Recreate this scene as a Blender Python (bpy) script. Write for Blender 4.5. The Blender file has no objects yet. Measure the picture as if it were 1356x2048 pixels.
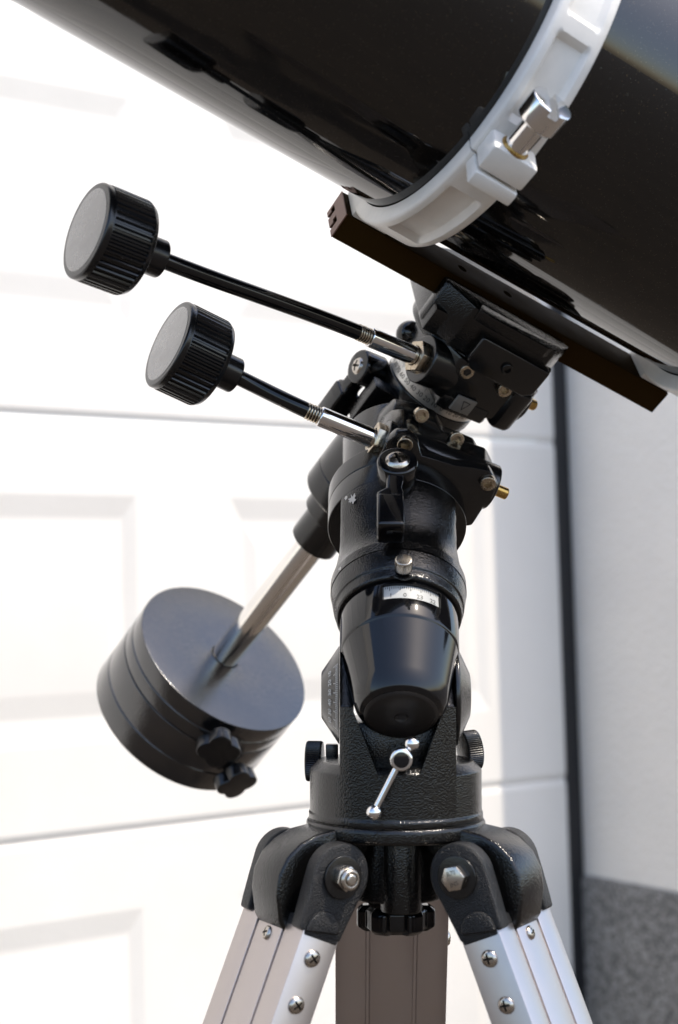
import bpy, bmesh, math, random
from mathutils import Matrix, Vector, Quaternion
random.seed(7)
R_ = math.radians
SC = bpy.context.scene
COL = SC.collection
MM = 0.001

# ------------------------------------------------------------------ camera
H = 0.80                      # camera height over the drive
PITCH, ROLL = R_(3.5), R_(1.53)
FPX = 3000.0                  # focal length in pixels of the 1356 x 2048 photograph
cd = bpy.data.cameras.new('camera')
cam = bpy.data.objects.new('camera', cd); COL.objects.link(cam)
cd.sensor_fit = 'VERTICAL'; cd.sensor_height = 24.0; cd.lens = 24.0 * FPX / 2048.0
cd.clip_start = 0.01; cd.clip_end = 500
cd.dof.use_dof = True; cd.dof.focus_distance = 0.97; cd.dof.aperture_fstop = 3.6; cd.dof.aperture_blades = 7
PM = Matrix.Rotation(PITCH, 4, 'X')                 # level frame <- pitched frame (x right, y forward, z up)
RM = Matrix.Rotation(ROLL, 4, 'Y')                  # the camera was held slightly askew
CAMROT = PM @ RM
cam.matrix_world = Matrix.Translation((0, 0, H)) @ CAMROT @ Matrix.Rotation(R_(90), 4, 'X')
SC.camera = cam
# the tripod stands a little out of plumb: frame of the instrument in the world
INST = Matrix.Translation((0, 0, H)) @ PM @ RM @ PM.inverted()

# ------------------------------------------------------------------ world, sun, exposure
SUN_EL, SUN_AZ = R_(60), math.atan2(0.91, -0.41)    # azimuth measured from +Y towards +X
w = bpy.data.worlds.new('World'); SC.world = w; w.use_nodes = True
nt = w.node_tree
sky = nt.nodes.new('ShaderNodeTexSky'); sky.sky_type = 'NISHITA'; sky.sun_disc = False
sky.sun_elevation = SUN_EL; sky.sun_rotation = SUN_AZ; sky.altitude = 100; sky.air_density = 1.0; sky.dust_density = 2.2
bg = nt.nodes['Background']; bg.inputs['Strength'].default_value = 0.15
nt.links.new(sky.outputs['Color'], bg.inputs['Color'])
sd = bpy.data.lights.new('sun', 'SUN'); sd.energy = 2.0; sd.angle = R_(0.53); sd.color = (1.0, 0.91, 0.78)
sun = bpy.data.objects.new('sun', sd); COL.objects.link(sun)
SDIR = Vector((math.sin(SUN_AZ) * math.cos(SUN_EL), math.cos(SUN_AZ) * math.cos(SUN_EL), math.sin(SUN_EL)))
sun.rotation_euler = SDIR.to_track_quat('Z', 'Y').to_euler(); sun.location = SDIR * 5
SC.view_settings.view_transform = 'Standard'; SC.view_settings.look = 'None'
SC.view_settings.exposure = 1.17; SC.view_settings.gamma = 1.0; SC.view_settings.use_curve_mapping = False
SC.render.film_transparent = False
SC.cycles.use_denoising = True
SC.cycles.sample_clamp_indirect = 6.0
SC.cycles.max_bounces = 8

# ------------------------------------------------------------------ materials
def mat(name, col, rough=0.5, metal=0.0, coat=0.0, coat_r=0.05, spec=0.5, bump=None, fine=None, var=None, rvar=0.0, aniso=0.0, cior=1.5):
    m = bpy.data.materials.new(name); m.use_nodes = True
    n = m.node_tree; b = n.nodes['Principled BSDF']; L = n.links.new
    b.inputs['Base Color'].default_value = (*col, 1); b.inputs['Roughness'].default_value = rough
    b.inputs['Metallic'].default_value = metal; b.inputs['Specular IOR Level'].default_value = spec
    b.inputs['Coat Weight'].default_value = coat; b.inputs['Coat Roughness'].default_value = coat_r
    b.inputs['Coat IOR'].default_value = cior
    if aniso: b.inputs['Anisotropic'].default_value = aniso
    tc = n.nodes.new('ShaderNodeTexCoord')
    def noise(scale, detail=2.0, rgh=0.5):
        x = n.nodes.new('ShaderNodeTexNoise'); x.inputs['Scale'].default_value = scale
        x.inputs['Detail'].default_value = detail; x.inputs['Roughness'].default_value = rgh
        L(tc.outputs['Object'], x.inputs['Vector']); return x
    prev = None
    for spec_ in (bump, fine):
        if not spec_: continue
        sc, dist, st = spec_
        x = noise(sc, 1.5); bp = n.nodes.new('ShaderNodeBump')
        bp.inputs['Strength'].default_value = st; bp.inputs['Distance'].default_value = dist
        L(x.outputs['Fac'], bp.inputs['Height'])
        if prev: L(prev.outputs['Normal'], bp.inputs['Normal'])
        prev = bp
    if prev:
        L(prev.outputs['Normal'], b.inputs['Normal'])
        if coat: L(prev.outputs['Normal'], b.inputs['Coat Normal'])
    if var:
        sc, c2, lo, hi = var
        x = noise(sc, 5.0, 0.6); rp = n.nodes.new('ShaderNodeValToRGB')
        rp.color_ramp.elements[0].position = lo; rp.color_ramp.elements[1].position = hi
        rp.color_ramp.elements[0].color = (*col, 1); rp.color_ramp.elements[1].color = (*c2, 1)
        L(x.outputs['Fac'], rp.inputs['Fac']); L(rp.outputs['Color'], b.inputs['Base Color'])
    if rvar:
        x = noise(60, 6.0, 0.65); mr = n.nodes.new('ShaderNodeMapRange')
        mr.inputs['From Min'].default_value = 0.35; mr.inputs['From Max'].default_value = 0.7
        mr.inputs['To Min'].default_value = max(0.02, rough - rvar); mr.inputs['To Max'].default_value = rough + rvar
        L(x.outputs['Fac'], mr.inputs['Value']); L(mr.outputs['Result'], b.inputs['Roughness'])
    return m

M = {}
M['hammer'] = mat('black hammered paint', (0.003, 0.0029, 0.0028), 0.13, bump=(1000, 0.0006, 0.5), fine=(2800, 0.0002, 0.15), rvar=0.04)
M['satin'] = mat('black satin paint', (0.004, 0.0038, 0.0038), 0.21, spec=0.6, bump=(1300, 0.0003, 0.22), rvar=0.05)
M['weight'] = mat('black textured weight paint', (0.005, 0.005, 0.006), 0.2, coat=0.7, coat_r=0.16, cior=1.75, spec=0.5, bump=(800, 0.0005, 0.35), rvar=0.05)
M['gloss'] = mat('black gloss plastic', (0.003, 0.003, 0.0036), 0.08, bump=(90, 0.0006, 0.04), rvar=0.03)
M['plastic'] = mat('black plastic', (0.004, 0.004, 0.0044), 0.24, bump=(1800, 0.0003, 0.12), rvar=0.06)
M['knobface'] = mat('matt black knob face', (0.02, 0.019, 0.019), 0.3, coat=1.0, coat_r=0.26, cior=1.65, spec=0.6, bump=(900, 0.0002, 0.1), rvar=0.08)
M['grain'] = mat('grained black plastic', (0.006, 0.006, 0.0065), 0.3, spec=0.45, bump=(1300, 0.0012, 0.85), fine=(3600, 0.0005, 0.5))
M['chrome'] = mat('chrome', (0.78, 0.77, 0.76), 0.07, 1.0, rvar=0.03)
M['steel'] = mat('dull stainless steel', (0.50, 0.46, 0.41), 0.26, 1.0, fine=(900, 0.0002, 0.2), rvar=0.1)
M['shaft'] = mat('polished steel shaft', (0.88, 0.85, 0.80), 0.11, 1.0, rvar=0.05)
M['brass'] = mat('brass', (0.50, 0.32, 0.10), 0.25, 1.0, rvar=0.08)
M['nut'] = mat('tarnished nickel', (0.50, 0.43, 0.33), 0.30, 1.0, fine=(1200, 0.0002, 0.3), rvar=0.1, var=(300, (0.30, 0.22, 0.14), 0.45, 0.75))
M['white'] = mat('white cast paint', (0.78, 0.75, 0.705), 0.38, bump=(300, 0.0004, 0.12), rvar=0.06, var=(40, (0.66, 0.65, 0.62), 0.4, 0.8))
M['anod'] = mat('black anodised bar with ground tint', (0.034, 0.018, 0.0045), 0.65, 0.0, spec=0.03, fine=(1500, 0.0002, 0.2), rvar=0.06)  # brown base colour stands in for the ground reflected in the black bar
M['barend'] = mat('bar end with bounced light tint', (0.17, 0.085, 0.06), 0.5, 0.2, fine=(1500, 0.0003, 0.3))  # lighter, redder copy of the bar: light bounced off the door as colour
M['alu'] = mat('satin anodised aluminium', (0.49, 0.445, 0.43), 0.36, 1.0, fine=(400, 0.0001, 0.05), rvar=0.04)
M['aludark'] = mat('bronze anodised aluminium', (0.60, 0.575, 0.57), 0.36, 1.0, rvar=0.04)
M['scale'] = mat('satin aluminium scale ring', (0.66, 0.64, 0.60), 0.35, 0.75, fine=(900, 0.0001, 0.1), rvar=0.08)
M['scalewhite'] = mat('white printed scale', (0.37, 0.37, 0.355), 0.45)
M['ink'] = mat('black printing', (0.012, 0.012, 0.012), 0.5)
M['inkwhite'] = mat('pale printing', (0.55, 0.55, 0.53), 0.55)
M['primer'] = mat('bare metal under chipped paint', (0.48, 0.46, 0.43), 0.45, 0.5, fine=(1500, 0.0003, 0.4))
M['recess'] = mat('shade dark recess', (0.03, 0.022, 0.014), 0.6)  # dark colour stands for shade inside the screw slots; bolt letters share it
M['plate'] = mat('dull grey index plate', (0.20, 0.185, 0.165), 0.5, 0.3, rvar=0.1)
M['capend'] = mat('black moulded cap end', (0.012, 0.0095, 0.008), 0.42, spec=0.4, bump=(600, 0.0002, 0.1))
M['dark'] = mat('black hole', (0.004, 0.004, 0.004), 0.6)
M['rubber'] = mat('black rubber seal', (0.012, 0.012, 0.014), 0.6, bump=(80, 0.001, 0.3))
M['door'] = mat('white painted door', (0.77, 0.735, 0.68), 0.42, bump=(240, 0.0008, 0.25), var=(9, (0.735, 0.70, 0.645), 0.35, 0.8))
M['wall'] = mat('cream painted render', (0.93, 0.87, 0.785), 0.85, bump=(160, 0.003, 0.8), var=(7, (0.87, 0.815, 0.74), 0.35, 0.75))
M['felt'] = mat('black felt liner', (0.01, 0.01, 0.01), 0.9)

def tube_material():
    m = bpy.data.materials.new('black metal flake lacquer'); m.use_nodes = True
    n = m.node_tree; b = n.nodes['Principled BSDF']; L = n.links.new
    tc = n.nodes.new('ShaderNodeTexCoord')
    v = n.nodes.new('ShaderNodeTexVoronoi'); v.inputs['Scale'].default_value = 2400
    L(tc.outputs['Object'], v.inputs['Vector'])
    sp = n.nodes.new('ShaderNodeSeparateColor'); L(v.outputs['Color'], sp.inputs['Color'])
    gt = n.nodes.new('ShaderNodeMath'); gt.operation = 'GREATER_THAN'; gt.inputs[1].default_value = 0.985
    L(sp.outputs['Red'], gt.inputs[0])
    d = n.nodes.new('ShaderNodeMath'); d.operation = 'LESS_THAN'; d.inputs[1].default_value = 0.45
    L(v.outputs['Distance'], d.inputs[0])
    mu = n.nodes.new('ShaderNodeMath'); mu.operation = 'MULTIPLY'; L(gt.outputs[0], mu.inputs[0]); L(d.outputs[0], mu.inputs[1])
    hue = n.nodes.new('ShaderNodeValToRGB')
    e = hue.color_ramp.elements; e[0].color = (0.14, 0.09, 0.035, 1); e[1].color = (0.08, 0.10, 0.10, 1)
    L(sp.outputs['Green'], hue.inputs['Fac'])
    mx = n.nodes.new('ShaderNodeMix'); mx.data_type = 'RGBA'
    mx.inputs['A'].default_value = (0.0025, 0.0022, 0.002, 1); L(hue.outputs['Color'], mx.inputs['B']); L(mu.outputs[0], mx.inputs['Factor'])
    L(mx.outputs['Result'], b.inputs['Base Color']); L(mu.outputs[0], b.inputs['Metallic'])
    b.inputs['Roughness'].default_value = 0.28; b.inputs['Specular IOR Level'].default_value = 0.0
    geo = n.nodes.new('ShaderNodeNewGeometry')
    sb = n.nodes.new('ShaderNodeVectorMath'); sb.operation = 'SUBTRACT'; sb.inputs[1].default_value = (0.5, 0.5, 0.5); L(v.outputs['Color'], sb.inputs[0])
    sc = n.nodes.new('ShaderNodeVectorMath'); sc.operation = 'SCALE'; sc.inputs['Scale'].default_value = 0.35; L(sb.outputs[0], sc.inputs[0])
    ad = n.nodes.new('ShaderNodeVectorMath'); ad.operation = 'ADD'; L(sc.outputs[0], ad.inputs[0]); L(geo.outputs['Normal'], ad.inputs[1])
    no = n.nodes.new('ShaderNodeVectorMath'); no.operation = 'NORMALIZE'; L(ad.outputs[0], no.inputs[0])
    L(no.outputs[0], b.inputs['Normal'])
    b.inputs['Coat Weight'].default_value = 1.0; b.inputs['Coat IOR'].default_value = 1.62
    sm = n.nodes.new('ShaderNodeTexNoise'); sm.inputs['Scale'].default_value = 14; sm.inputs['Detail'].default_value = 8; sm.inputs['Roughness'].default_value = 0.7
    L(tc.outputs['Object'], sm.inputs['Vector'])
    mr = n.nodes.new('ShaderNodeMapRange'); mr.inputs['From Min'].default_value = 0.4; mr.inputs['From Max'].default_value = 0.75
    mr.inputs['To Min'].default_value = 0.035; mr.inputs['To Max'].default_value = 0.13; L(sm.outputs['Fac'], mr.inputs['Value']); L(mr.outputs['Result'], b.inputs['Coat Roughness'])
    x = n.nodes.new('ShaderNodeTexNoise'); x.inputs['Scale'].default_value = 22; L(tc.outputs['Object'], x.inputs['Vector'])
    bp = n.nodes.new('ShaderNodeBump'); bp.inputs['Strength'].default_value = 0.006; bp.inputs['Distance'].default_value = 0.002
    L(x.outputs['Fac'], bp.inputs['Height']); L(bp.outputs['Normal'], b.inputs['Coat Normal'])
    return m
M['tube'] = tube_material()
def wear(m, lo, hi, col, amount):
    n = m.node_tree; b = n.nodes['Principled BSDF']; L = n.links.new
    ge = n.nodes.new('ShaderNodeNewGeometry'); tc = n.nodes.new('ShaderNodeTexCoord')
    mr = n.nodes.new('ShaderNodeMapRange'); mr.inputs['From Min'].default_value = lo; mr.inputs['From Max'].default_value = hi; L(ge.outputs['Pointiness'], mr.inputs['Value'])
    x = n.nodes.new('ShaderNodeTexNoise'); x.inputs['Scale'].default_value = 130; x.inputs['Detail'].default_value = 7; x.inputs['Roughness'].default_value = .7; L(tc.outputs['Object'], x.inputs['Vector'])
    m2 = n.nodes.new('ShaderNodeMapRange'); m2.inputs['From Min'].default_value = .48; m2.inputs['From Max'].default_value = .62; L(x.outputs['Fac'], m2.inputs['Value'])
    mu = n.nodes.new('ShaderNodeMath'); mu.operation = 'MULTIPLY'; L(mr.outputs['Result'], mu.inputs[0]); L(m2.outputs['Result'], mu.inputs[1])
    sc = n.nodes.new('ShaderNodeMath'); sc.operation = 'MULTIPLY'; sc.inputs[1].default_value = amount; L(mu.outputs[0], sc.inputs[0])
    mx = n.nodes.new('ShaderNodeMix'); mx.data_type = 'RGBA'; mx.inputs['A'].default_value = b.inputs['Base Color'].default_value; mx.inputs['B'].default_value = (*col, 1)
    L(sc.outputs[0], mx.inputs['Factor']); L(mx.outputs['Result'], b.inputs['Base Color'])
wear(M['weight'], .52, .60, (.30, .22, .15), .5)


def grit_material():
    m = bpy.data.materials.new('grey pebbledash'); m.use_nodes = True
    n = m.node_tree; b = n.nodes['Principled BSDF']; L = n.links.new
    tc = n.nodes.new('ShaderNodeTexCoord')
    v = n.nodes.new('ShaderNodeTexVoronoi'); v.inputs['Scale'].default_value = 210; L(tc.outputs['Object'], v.inputs['Vector'])
    sp = n.nodes.new('ShaderNodeSeparateColor'); L(v.outputs['Color'], sp.inputs['Color'])
    rp = n.nodes.new('ShaderNodeValToRGB'); e = rp.color_ramp.elements
    e[0].color = (0.09, 0.084, 0.075, 1); e[1].color = (0.42, 0.395, 0.36, 1)
    L(sp.outputs['Red'], rp.inputs['Fac'])
    x = n.nodes.new('ShaderNodeTexNoise'); x.inputs['Scale'].default_value = 30; x.inputs['Detail'].default_value = 6; L(tc.outputs['Object'], x.inputs['Vector'])
    mx = n.nodes.new('ShaderNodeMix'); mx.data_type = 'RGBA'; mx.blend_type = 'MULTIPLY'; mx.inputs['Factor'].default_value = 0.35
    L(rp.outputs['Color'], mx.inputs['A'])
    r2 = n.nodes.new('ShaderNodeValToRGB'); r2.color_ramp.elements[0].position = 0.3; r2.color_ramp.elements[1].position = 0.65
    r2.color_ramp.elements[0].color = (0.45, 0.45, 0.45, 1); L(x.outputs['Fac'], r2.inputs['Fac']); L(r2.outputs['Color'], mx.inputs['B'])
    L(mx.outputs['Result'], b.inputs['Base Color']); b.inputs['Roughness'].default_value = 0.9
    bp = n.nodes.new('ShaderNodeBump'); bp.inputs['Strength'].default_value = 0.9; bp.inputs['Distance'].default_value = 0.004
    inv = n.nodes.new('ShaderNodeMath'); inv.operation = 'SUBTRACT'; inv.inputs[0].default_value = 1; L(v.outputs['Distance'], inv.inputs[1])
    L(inv.outputs[0], bp.inputs['Height']); L(bp.outputs['Normal'], b.inputs['Normal'])
    return m
M['grit'] = grit_material()
M['ground'] = mat('paved drive', (0.066, 0.052, 0.039), 0.9, bump=(120, 0.003, 0.5), var=(14, (0.046, 0.037, 0.029), 0.35, 0.7))

# ------------------------------------------------------------------ geometry helpers (coordinates in millimetres)
def merge(parts):
    bm = bmesh.new()
    for p in parts:
        me = bpy.data.meshes.new('tmp'); p.to_mesh(me); p.free(); bm.from_mesh(me); bpy.data.meshes.remove(me)
    return bm
def xf(bm, m):
    bmesh.ops.transform(bm, matrix=m, verts=bm.verts); return bm
def bevel(bm, wd, seg=2, ang=28):
    bmesh.ops.recalc_face_normals(bm, faces=bm.faces)
    es = [e for e in bm.edges if len(e.link_faces) == 2 and e.calc_face_angle(0) > R_(ang)]
    if es: bmesh.ops.bevel(bm, geom=es, offset=wd, segments=seg, profile=0.5, affect='EDGES', clamp_overlap=True)
    return bm
def box(x0, x1, y0, y1, z0, z1, bv=0, seg=2):
    bm = bmesh.new(); bmesh.ops.create_cube(bm, size=1.0)
    for v in bm.verts:
        v.co = Vector((x0 if v.co.x < 0 else x1, y0 if v.co.y < 0 else y1, z0 if v.co.z < 0 else z1))
    if bv: bevel(bm, bv, seg)
    return bm
def prism(poly, z0, z1, bv=0, seg=2, taper=1.0):
    bm = bmesh.new()
    cx = sum(p[0] for p in poly) / len(poly); cy = sum(p[1] for p in poly) / len(poly)
    a = [bm.verts.new((x, y, z0)) for x, y in poly]
    b = [bm.verts.new((cx + (x - cx) * taper, cy + (y - cy) * taper, z1)) for x, y in poly]
    bm.faces.new(a[::-1]); bm.faces.new(b)
    k = len(poly)
    for i in range(k): bm.faces.new((a[i], a[(i + 1) % k], b[(i + 1) % k], b[i]))
    if bv: bevel(bm, bv, seg)
    return bm
def rounded(prof, b=0.8, steps=3):
    out = [prof[0]]
    for i in range(1, len(prof) - 1):
        p, q, r = Vector(prof[i - 1]), Vector(prof[i]), Vector(prof[i + 1])
        u, v = p - q, r - q
        if u.length < 1e-6 or v.length < 1e-6: continue
        if u.angle(v) > R_(165): out.append(tuple(q)); continue
        l = min(b, u.length * 0.45, v.length * 0.45); s = q + u.normalized() * l; e = q + v.normalized() * l
        for k in range(steps + 1):
            t = k / steps; out.append(tuple(s * (1 - t) ** 2 + q * 2 * t * (1 - t) + e * t * t))
    out.append(prof[-1]); return out
def lathe(prof, seg=64, b=0.8, mod=None, sx=1.0):
    """profile [(r, z)] round Z; mod(theta, r, z) -> r"""
    if b: prof = rounded(prof, b)
    bm = bmesh.new(); rows = []
    for r, z in prof:
        if r < 1e-6: rows.append([bm.verts.new((0, 0, z))])
        else:
            row = []
            for i in range(seg):
                t = 2 * math.pi * i / seg; rr = mod(t, r, z) if mod else r
                row.append(bm.verts.new((rr * math.cos(t) * sx, rr * math.sin(t), z)))
            rows.append(row)
    for A, B in zip(rows, rows[1:]):
        for i in range(seg):
            j = (i + 1) % seg
            if len(A) == 1 and len(B) == 1: continue
            if len(A) == 1: bm.faces.new((A[0], B[i], B[j]))
            elif len(B) == 1: bm.faces.new((A[i], A[j], B[0]))
            else: bm.faces.new((A[i], A[j], B[j], B[i]))
    return bm
def cyl(r, z0, z1, b=0.6, seg=48): return lathe([(0, z0), (r, z0), (r, z1), (0, z1)], seg, b)
def ringlathe(prof, seg=96, b=0.5):
    """closed profile loop round Z"""
    prof = rounded(prof + [prof[0], prof[1]], b)[1:] if b else prof
    bm = bmesh.new(); rows = []
    for r, z in prof:
        rows.append([bm.verts.new((r * math.cos(2 * math.pi * i / seg), r * math.sin(2 * math.pi * i / seg), z)) for i in range(seg)])
    k = len(rows)
    for a in range(k):
        A, B = rows[a], rows[(a + 1) % k]
        for i in range(seg): bm.faces.new((A[i], A[(i + 1) % seg], B[(i + 1) % seg], B[i]))
    bmesh.ops.remove_doubles(bm, verts=bm.verts, dist=1e-4)
    return bm
def sweep(pts, rad, seg=20, mod=None):
    pts = [Vector(p) for p in pts]; bm = bmesh.new(); rows = []; up = Vector((0.13, 0.2, 0.97))
    for i, p in enumerate(pts):
        d = (pts[min(i + 1, len(pts) - 1)] - pts[max(i - 1, 0)]).normalized()
        a = d.cross(up).normalized(); b = d.cross(a); r = rad[i] if isinstance(rad, (list, tuple)) else rad
        rows.append([bm.verts.new(p + (a * math.cos(2 * math.pi * k / seg) + b * math.sin(2 * math.pi * k / seg)) * r) for k in range(seg)])
    for A, B in zip(rows, rows[1:]):
        for k in range(seg): bm.faces.new((A[k], A[(k + 1) % seg], B[(k + 1) % seg], B[k]))
    bm.faces.new(rows[0][::-1]); bm.faces.new(rows[-1]); return bm
def sphere(r, c=(0, 0, 0), sub=3):
    bm = bmesh.new(); bmesh.ops.create_icosphere(bm, subdivisions=sub, radius=r); return xf(bm, Matrix.Translation(c))
def hexpoly(af, rot=0): return [(af / math.sqrt(3) * math.cos(R_(60 * i + rot)), af / math.sqrt(3) * math.sin(R_(60 * i + rot))) for i in range(6)]
def to_mesh(bm, name, sharp=34):
    bmesh.ops.recalc_face_normals(bm, faces=bm.faces)
    for v in bm.verts: v.co *= MM
    for e in bm.edges: e.smooth = not (len(e.link_faces) == 2 and e.calc_face_angle(0) > R_(sharp))
    for f in bm.faces: f.smooth = True
    me = bpy.data.meshes.new(name); bm.to_mesh(me); bm.free(); return me
def cut(bm, cutters):
    """boolean difference, returns a new bmesh"""
    def o(b):
        bmesh.ops.recalc_face_normals(b, faces=b.faces); me = bpy.data.meshes.new('c'); b.to_mesh(me); b.free()
        x = bpy.data.objects.new('c', me); COL.objects.link(x); return x
    base = o(bm); cs = o(merge(cutters))
    md = base.modifiers.new('b', 'BOOLEAN'); md.operation = 'DIFFERENCE'; md.object = cs; md.solver = 'EXACT'; md.use_self = True
    dg = bpy.context.evaluated_depsgraph_get(); me = bpy.data.meshes.new_from_object(base.evaluated_get(dg))
    out = bmesh.new(); out.from_mesh(me)
    for x in (base, cs):
        d = x.data; bpy.data.objects.remove(x); bpy.data.meshes.remove(d)
    bpy.data.meshes.remove(me); return out
def text(s, size, depth=0.0, align='CENTER'):
    c = bpy.data.curves.new('t', 'FONT'); c.body = s; c.size = size; c.align_x = align; c.align_y = 'CENTER'; c.resolution_u = 3
    x = bpy.data.objects.new('t', c); COL.objects.link(x)
    dg = bpy.context.evaluated_depsgraph_get(); me = bpy.data.meshes.new_from_object(x.evaluated_get(dg))
    bm = bmesh.new(); bm.from_mesh(me); bpy.data.objects.remove(x); bpy.data.curves.remove(c); bpy.data.meshes.remove(me)
    return bm
def quad(x0, x1, y0, y1):
    bm = bmesh.new(); bm.faces.new([bm.verts.new(p) for p in ((x0, y0, 0), (x1, y0, 0), (x1, y1, 0), (x0, y1, 0))]); return bm
def wrap(bm, r, cone=None):
    """flat (x along arc, y along axis) -> cylinder of radius r round Z, centred on -Y"""
    bmesh.ops.subdivide_edges(bm, edges=[e for e in bm.edges if e.calc_length() > 4], cuts=7, use_grid_fill=True)
    for v in bm.verts:
        a = v.co.x / r; rr = r if cone is None else r + cone * v.co.y
        v.co = Vector((rr * math.sin(a), -rr * math.cos(a), v.co.y))
    return bm

def arc_box(r0, r1, a0, a1, z0, z1, n=24):
    bm = bmesh.new(); rows = []
    for i in range(n + 1):
        a = R_(a0 + (a1 - a0) * i / n); s, c = math.sin(a), -math.cos(a)
        rows.append([bm.verts.new((r * s, r * c, z)) for r, z in ((r0, z0), (r1, z0), (r1, z1), (r0, z1))])
    for A, B in zip(rows, rows[1:]):
        for j in range(4): bm.faces.new((A[j], A[(j + 1) % 4], B[(j + 1) % 4], B[j]))
    bm.faces.new(rows[0]); bm.faces.new(rows[-1][::-1]); return bm

# ------------------------------------------------------------------ object helpers
MT = {}
def thing(name, label, cat, M0, group=None, world=False):
    o = bpy.data.objects.new(name, None); COL.objects.link(o); o.empty_display_size = 0.02
    o.matrix_world = M0 if world else INST @ M0
    o['label'] = label; o['category'] = cat
    if group: o['group'] = group
    MT[o.name] = M0; return o
def part(name, bm, material, parent, Mx=None, label=None, sharp=34):
    me = bm if isinstance(bm, bpy.types.Mesh) else to_mesh(bm, name, sharp)
    if not me.materials: me.materials.append(M[material])
    o = bpy.data.objects.new(name, me); COL.objects.link(o)
    Mx = Mx if Mx is not None else MT[parent.name]
    o.parent = parent; o.matrix_parent_inverse = Matrix(); o.matrix_basis = MT[parent.name].inverted() @ Mx
    MT[o.name] = Mx
    if label: o['label'] = label
    return o
def fr(o, z, xh=(1, 0, 0)):
    z = Vector(z).normalized(); x = Vector(xh); x = (x - z * x.dot(z)).normalized(); y = z.cross(x)
    m = Matrix((x, y, z)).transposed().to_4x4(); m.translation = Vector(o); return m
def loc(F, x, y, z, zd=None, xh=None):
    """frame at (x, y, z) mm of frame F, its z axis along zd (given in F)"""
    m = F @ Matrix.Translation(Vector((x, y, z)) * MM)
    if zd is not None: m = m @ fr((0, 0, 0), zd, xh if xh else ((1, 0, 0) if abs(Vector(zd).normalized().x) < 0.9 else (0, 0, 1)))
    return m
RZ = lambda d: Matrix.Rotation(R_(d), 4, 'Z')

# frames of the instrument: D declination axis (z) with the tube along x, A polar axis (z), V upright
nD = Vector((.5401, -.5112, .6686)).normalized()
tD = Vector((.8374, .4058, -.3662)); tD = (tD - nD * tD.dot(nD)).normalized()
aR = Vector((.0115, .7988, .6015)); aR = (aR - nD * aR.dot(nD)).normalized()
X0 = Vector((.0404, 1.1187, .1232))
FD = fr(X0, nD, tD)
FR = fr(X0, aR, (1, 0, 0))
FV = Matrix.Translation((.0355, .95, 0))
FDW = FD @ RZ(11)
FP = fr((.038, .9586, .0030), (.012, .669, .743), (1, 0, 0))      # polar housing, z up the polar axis, 0 at its flange
FRW = Matrix.Translation((-.003, -.055, -.0055)) @ FR @ RZ(25.4)

# shared fasteners
def pan_head(r=5.0):
    h = r * 0.55
    b = lathe([(0, 0), (r, 0), (r, h * 0.35), (r * 0.75, h * 0.8), (r * 0.3, h), (0, h)], 28, 0.6)
    b = cut(b, [box(-r * .6, r * .6, -r * .13, r * .13, h * .05, h * 2), box(-r * .13, r * .13, -r * .6, r * .6, h * .05, h * 2)])
    return b
def socket_head(r=5.5, h=5):
    b = lathe([(0, 0), (r, 0), (r, h), (0, h)], 32, 0.7)
    return cut(b, [prism(hexpoly(r * 1.05), h * .35, h * 2)])
def screw_mesh(r, name):
    me = to_mesh(pan_head(r), name); me.materials.append(M['steel']); me.materials.append(M['recess'])
    for p in me.polygons:
        c = p.center * 1000
        if (abs(c.x) < r * .135 or abs(c.y) < r * .135) and max(abs(c.x), abs(c.y)) < r * .61 and c.z > .01: p.material_index = 1
    return me
ME_PAN = screw_mesh(5.0, 'cross_screw'); ME_PANS = screw_mesh(4.2, 'small_cross_screw')
ME_SOCK = to_mesh(socket_head(5.2, 5), 'socket_screw'); ME_SOCK.materials.append(M['nut'])

# ================================================================== setting: drive, garage door, house wall
def wray(px, py):
    c = Vector(((px - 678) / FPX, 1.0, (1024 - py) / FPX)); return (CAMROT.to_3x3() @ c)
d_dir = wray(5017, 1082); d_dir.z = 0; d_dir.normalize()
n_out = Vector((0, 0, 1)).cross(-d_dir)
r1, r2 = wray(0, 826), wray(0, 1692)
SEC = 0.52
c_d = SEC / (r1.z / r1.dot(-n_out) - r2.z / r2.dot(-n_out))
def on_door(px, py, off=0.0):
    r = wray(px, py); return r * ((c_d + off) / r.dot(-n_out)) + Vector((0, 0, H))
z_j = on_door(0, 1692).z                      # height of the lower visible joint
p_s = on_door(1114, 1000)
FG = Matrix((-d_dir, n_out, Vector((0, 0, 1)))).transposed().to_4x4(); FG.translation = Vector((p_s.x, p_s.y, 0))
def gcoord(px, py, plane_axis, val):
    r = FG.to_3x3().inverted() @ wray(px, py); o = FG.inverted() @ Vector((0, 0, H))
    return o + r * ((val - o[plane_axis]) / r[plane_axis])

g = bmesh.new(); bmesh.ops.create_grid(g, x_segments=1, y_segments=1, size=60000)
gr = bpy.data.objects.new('ground', to_mesh(g, 'ground')); COL.objects.link(gr); gr.data.materials.append(M['ground']); gr['kind'] = 'structure'

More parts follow.
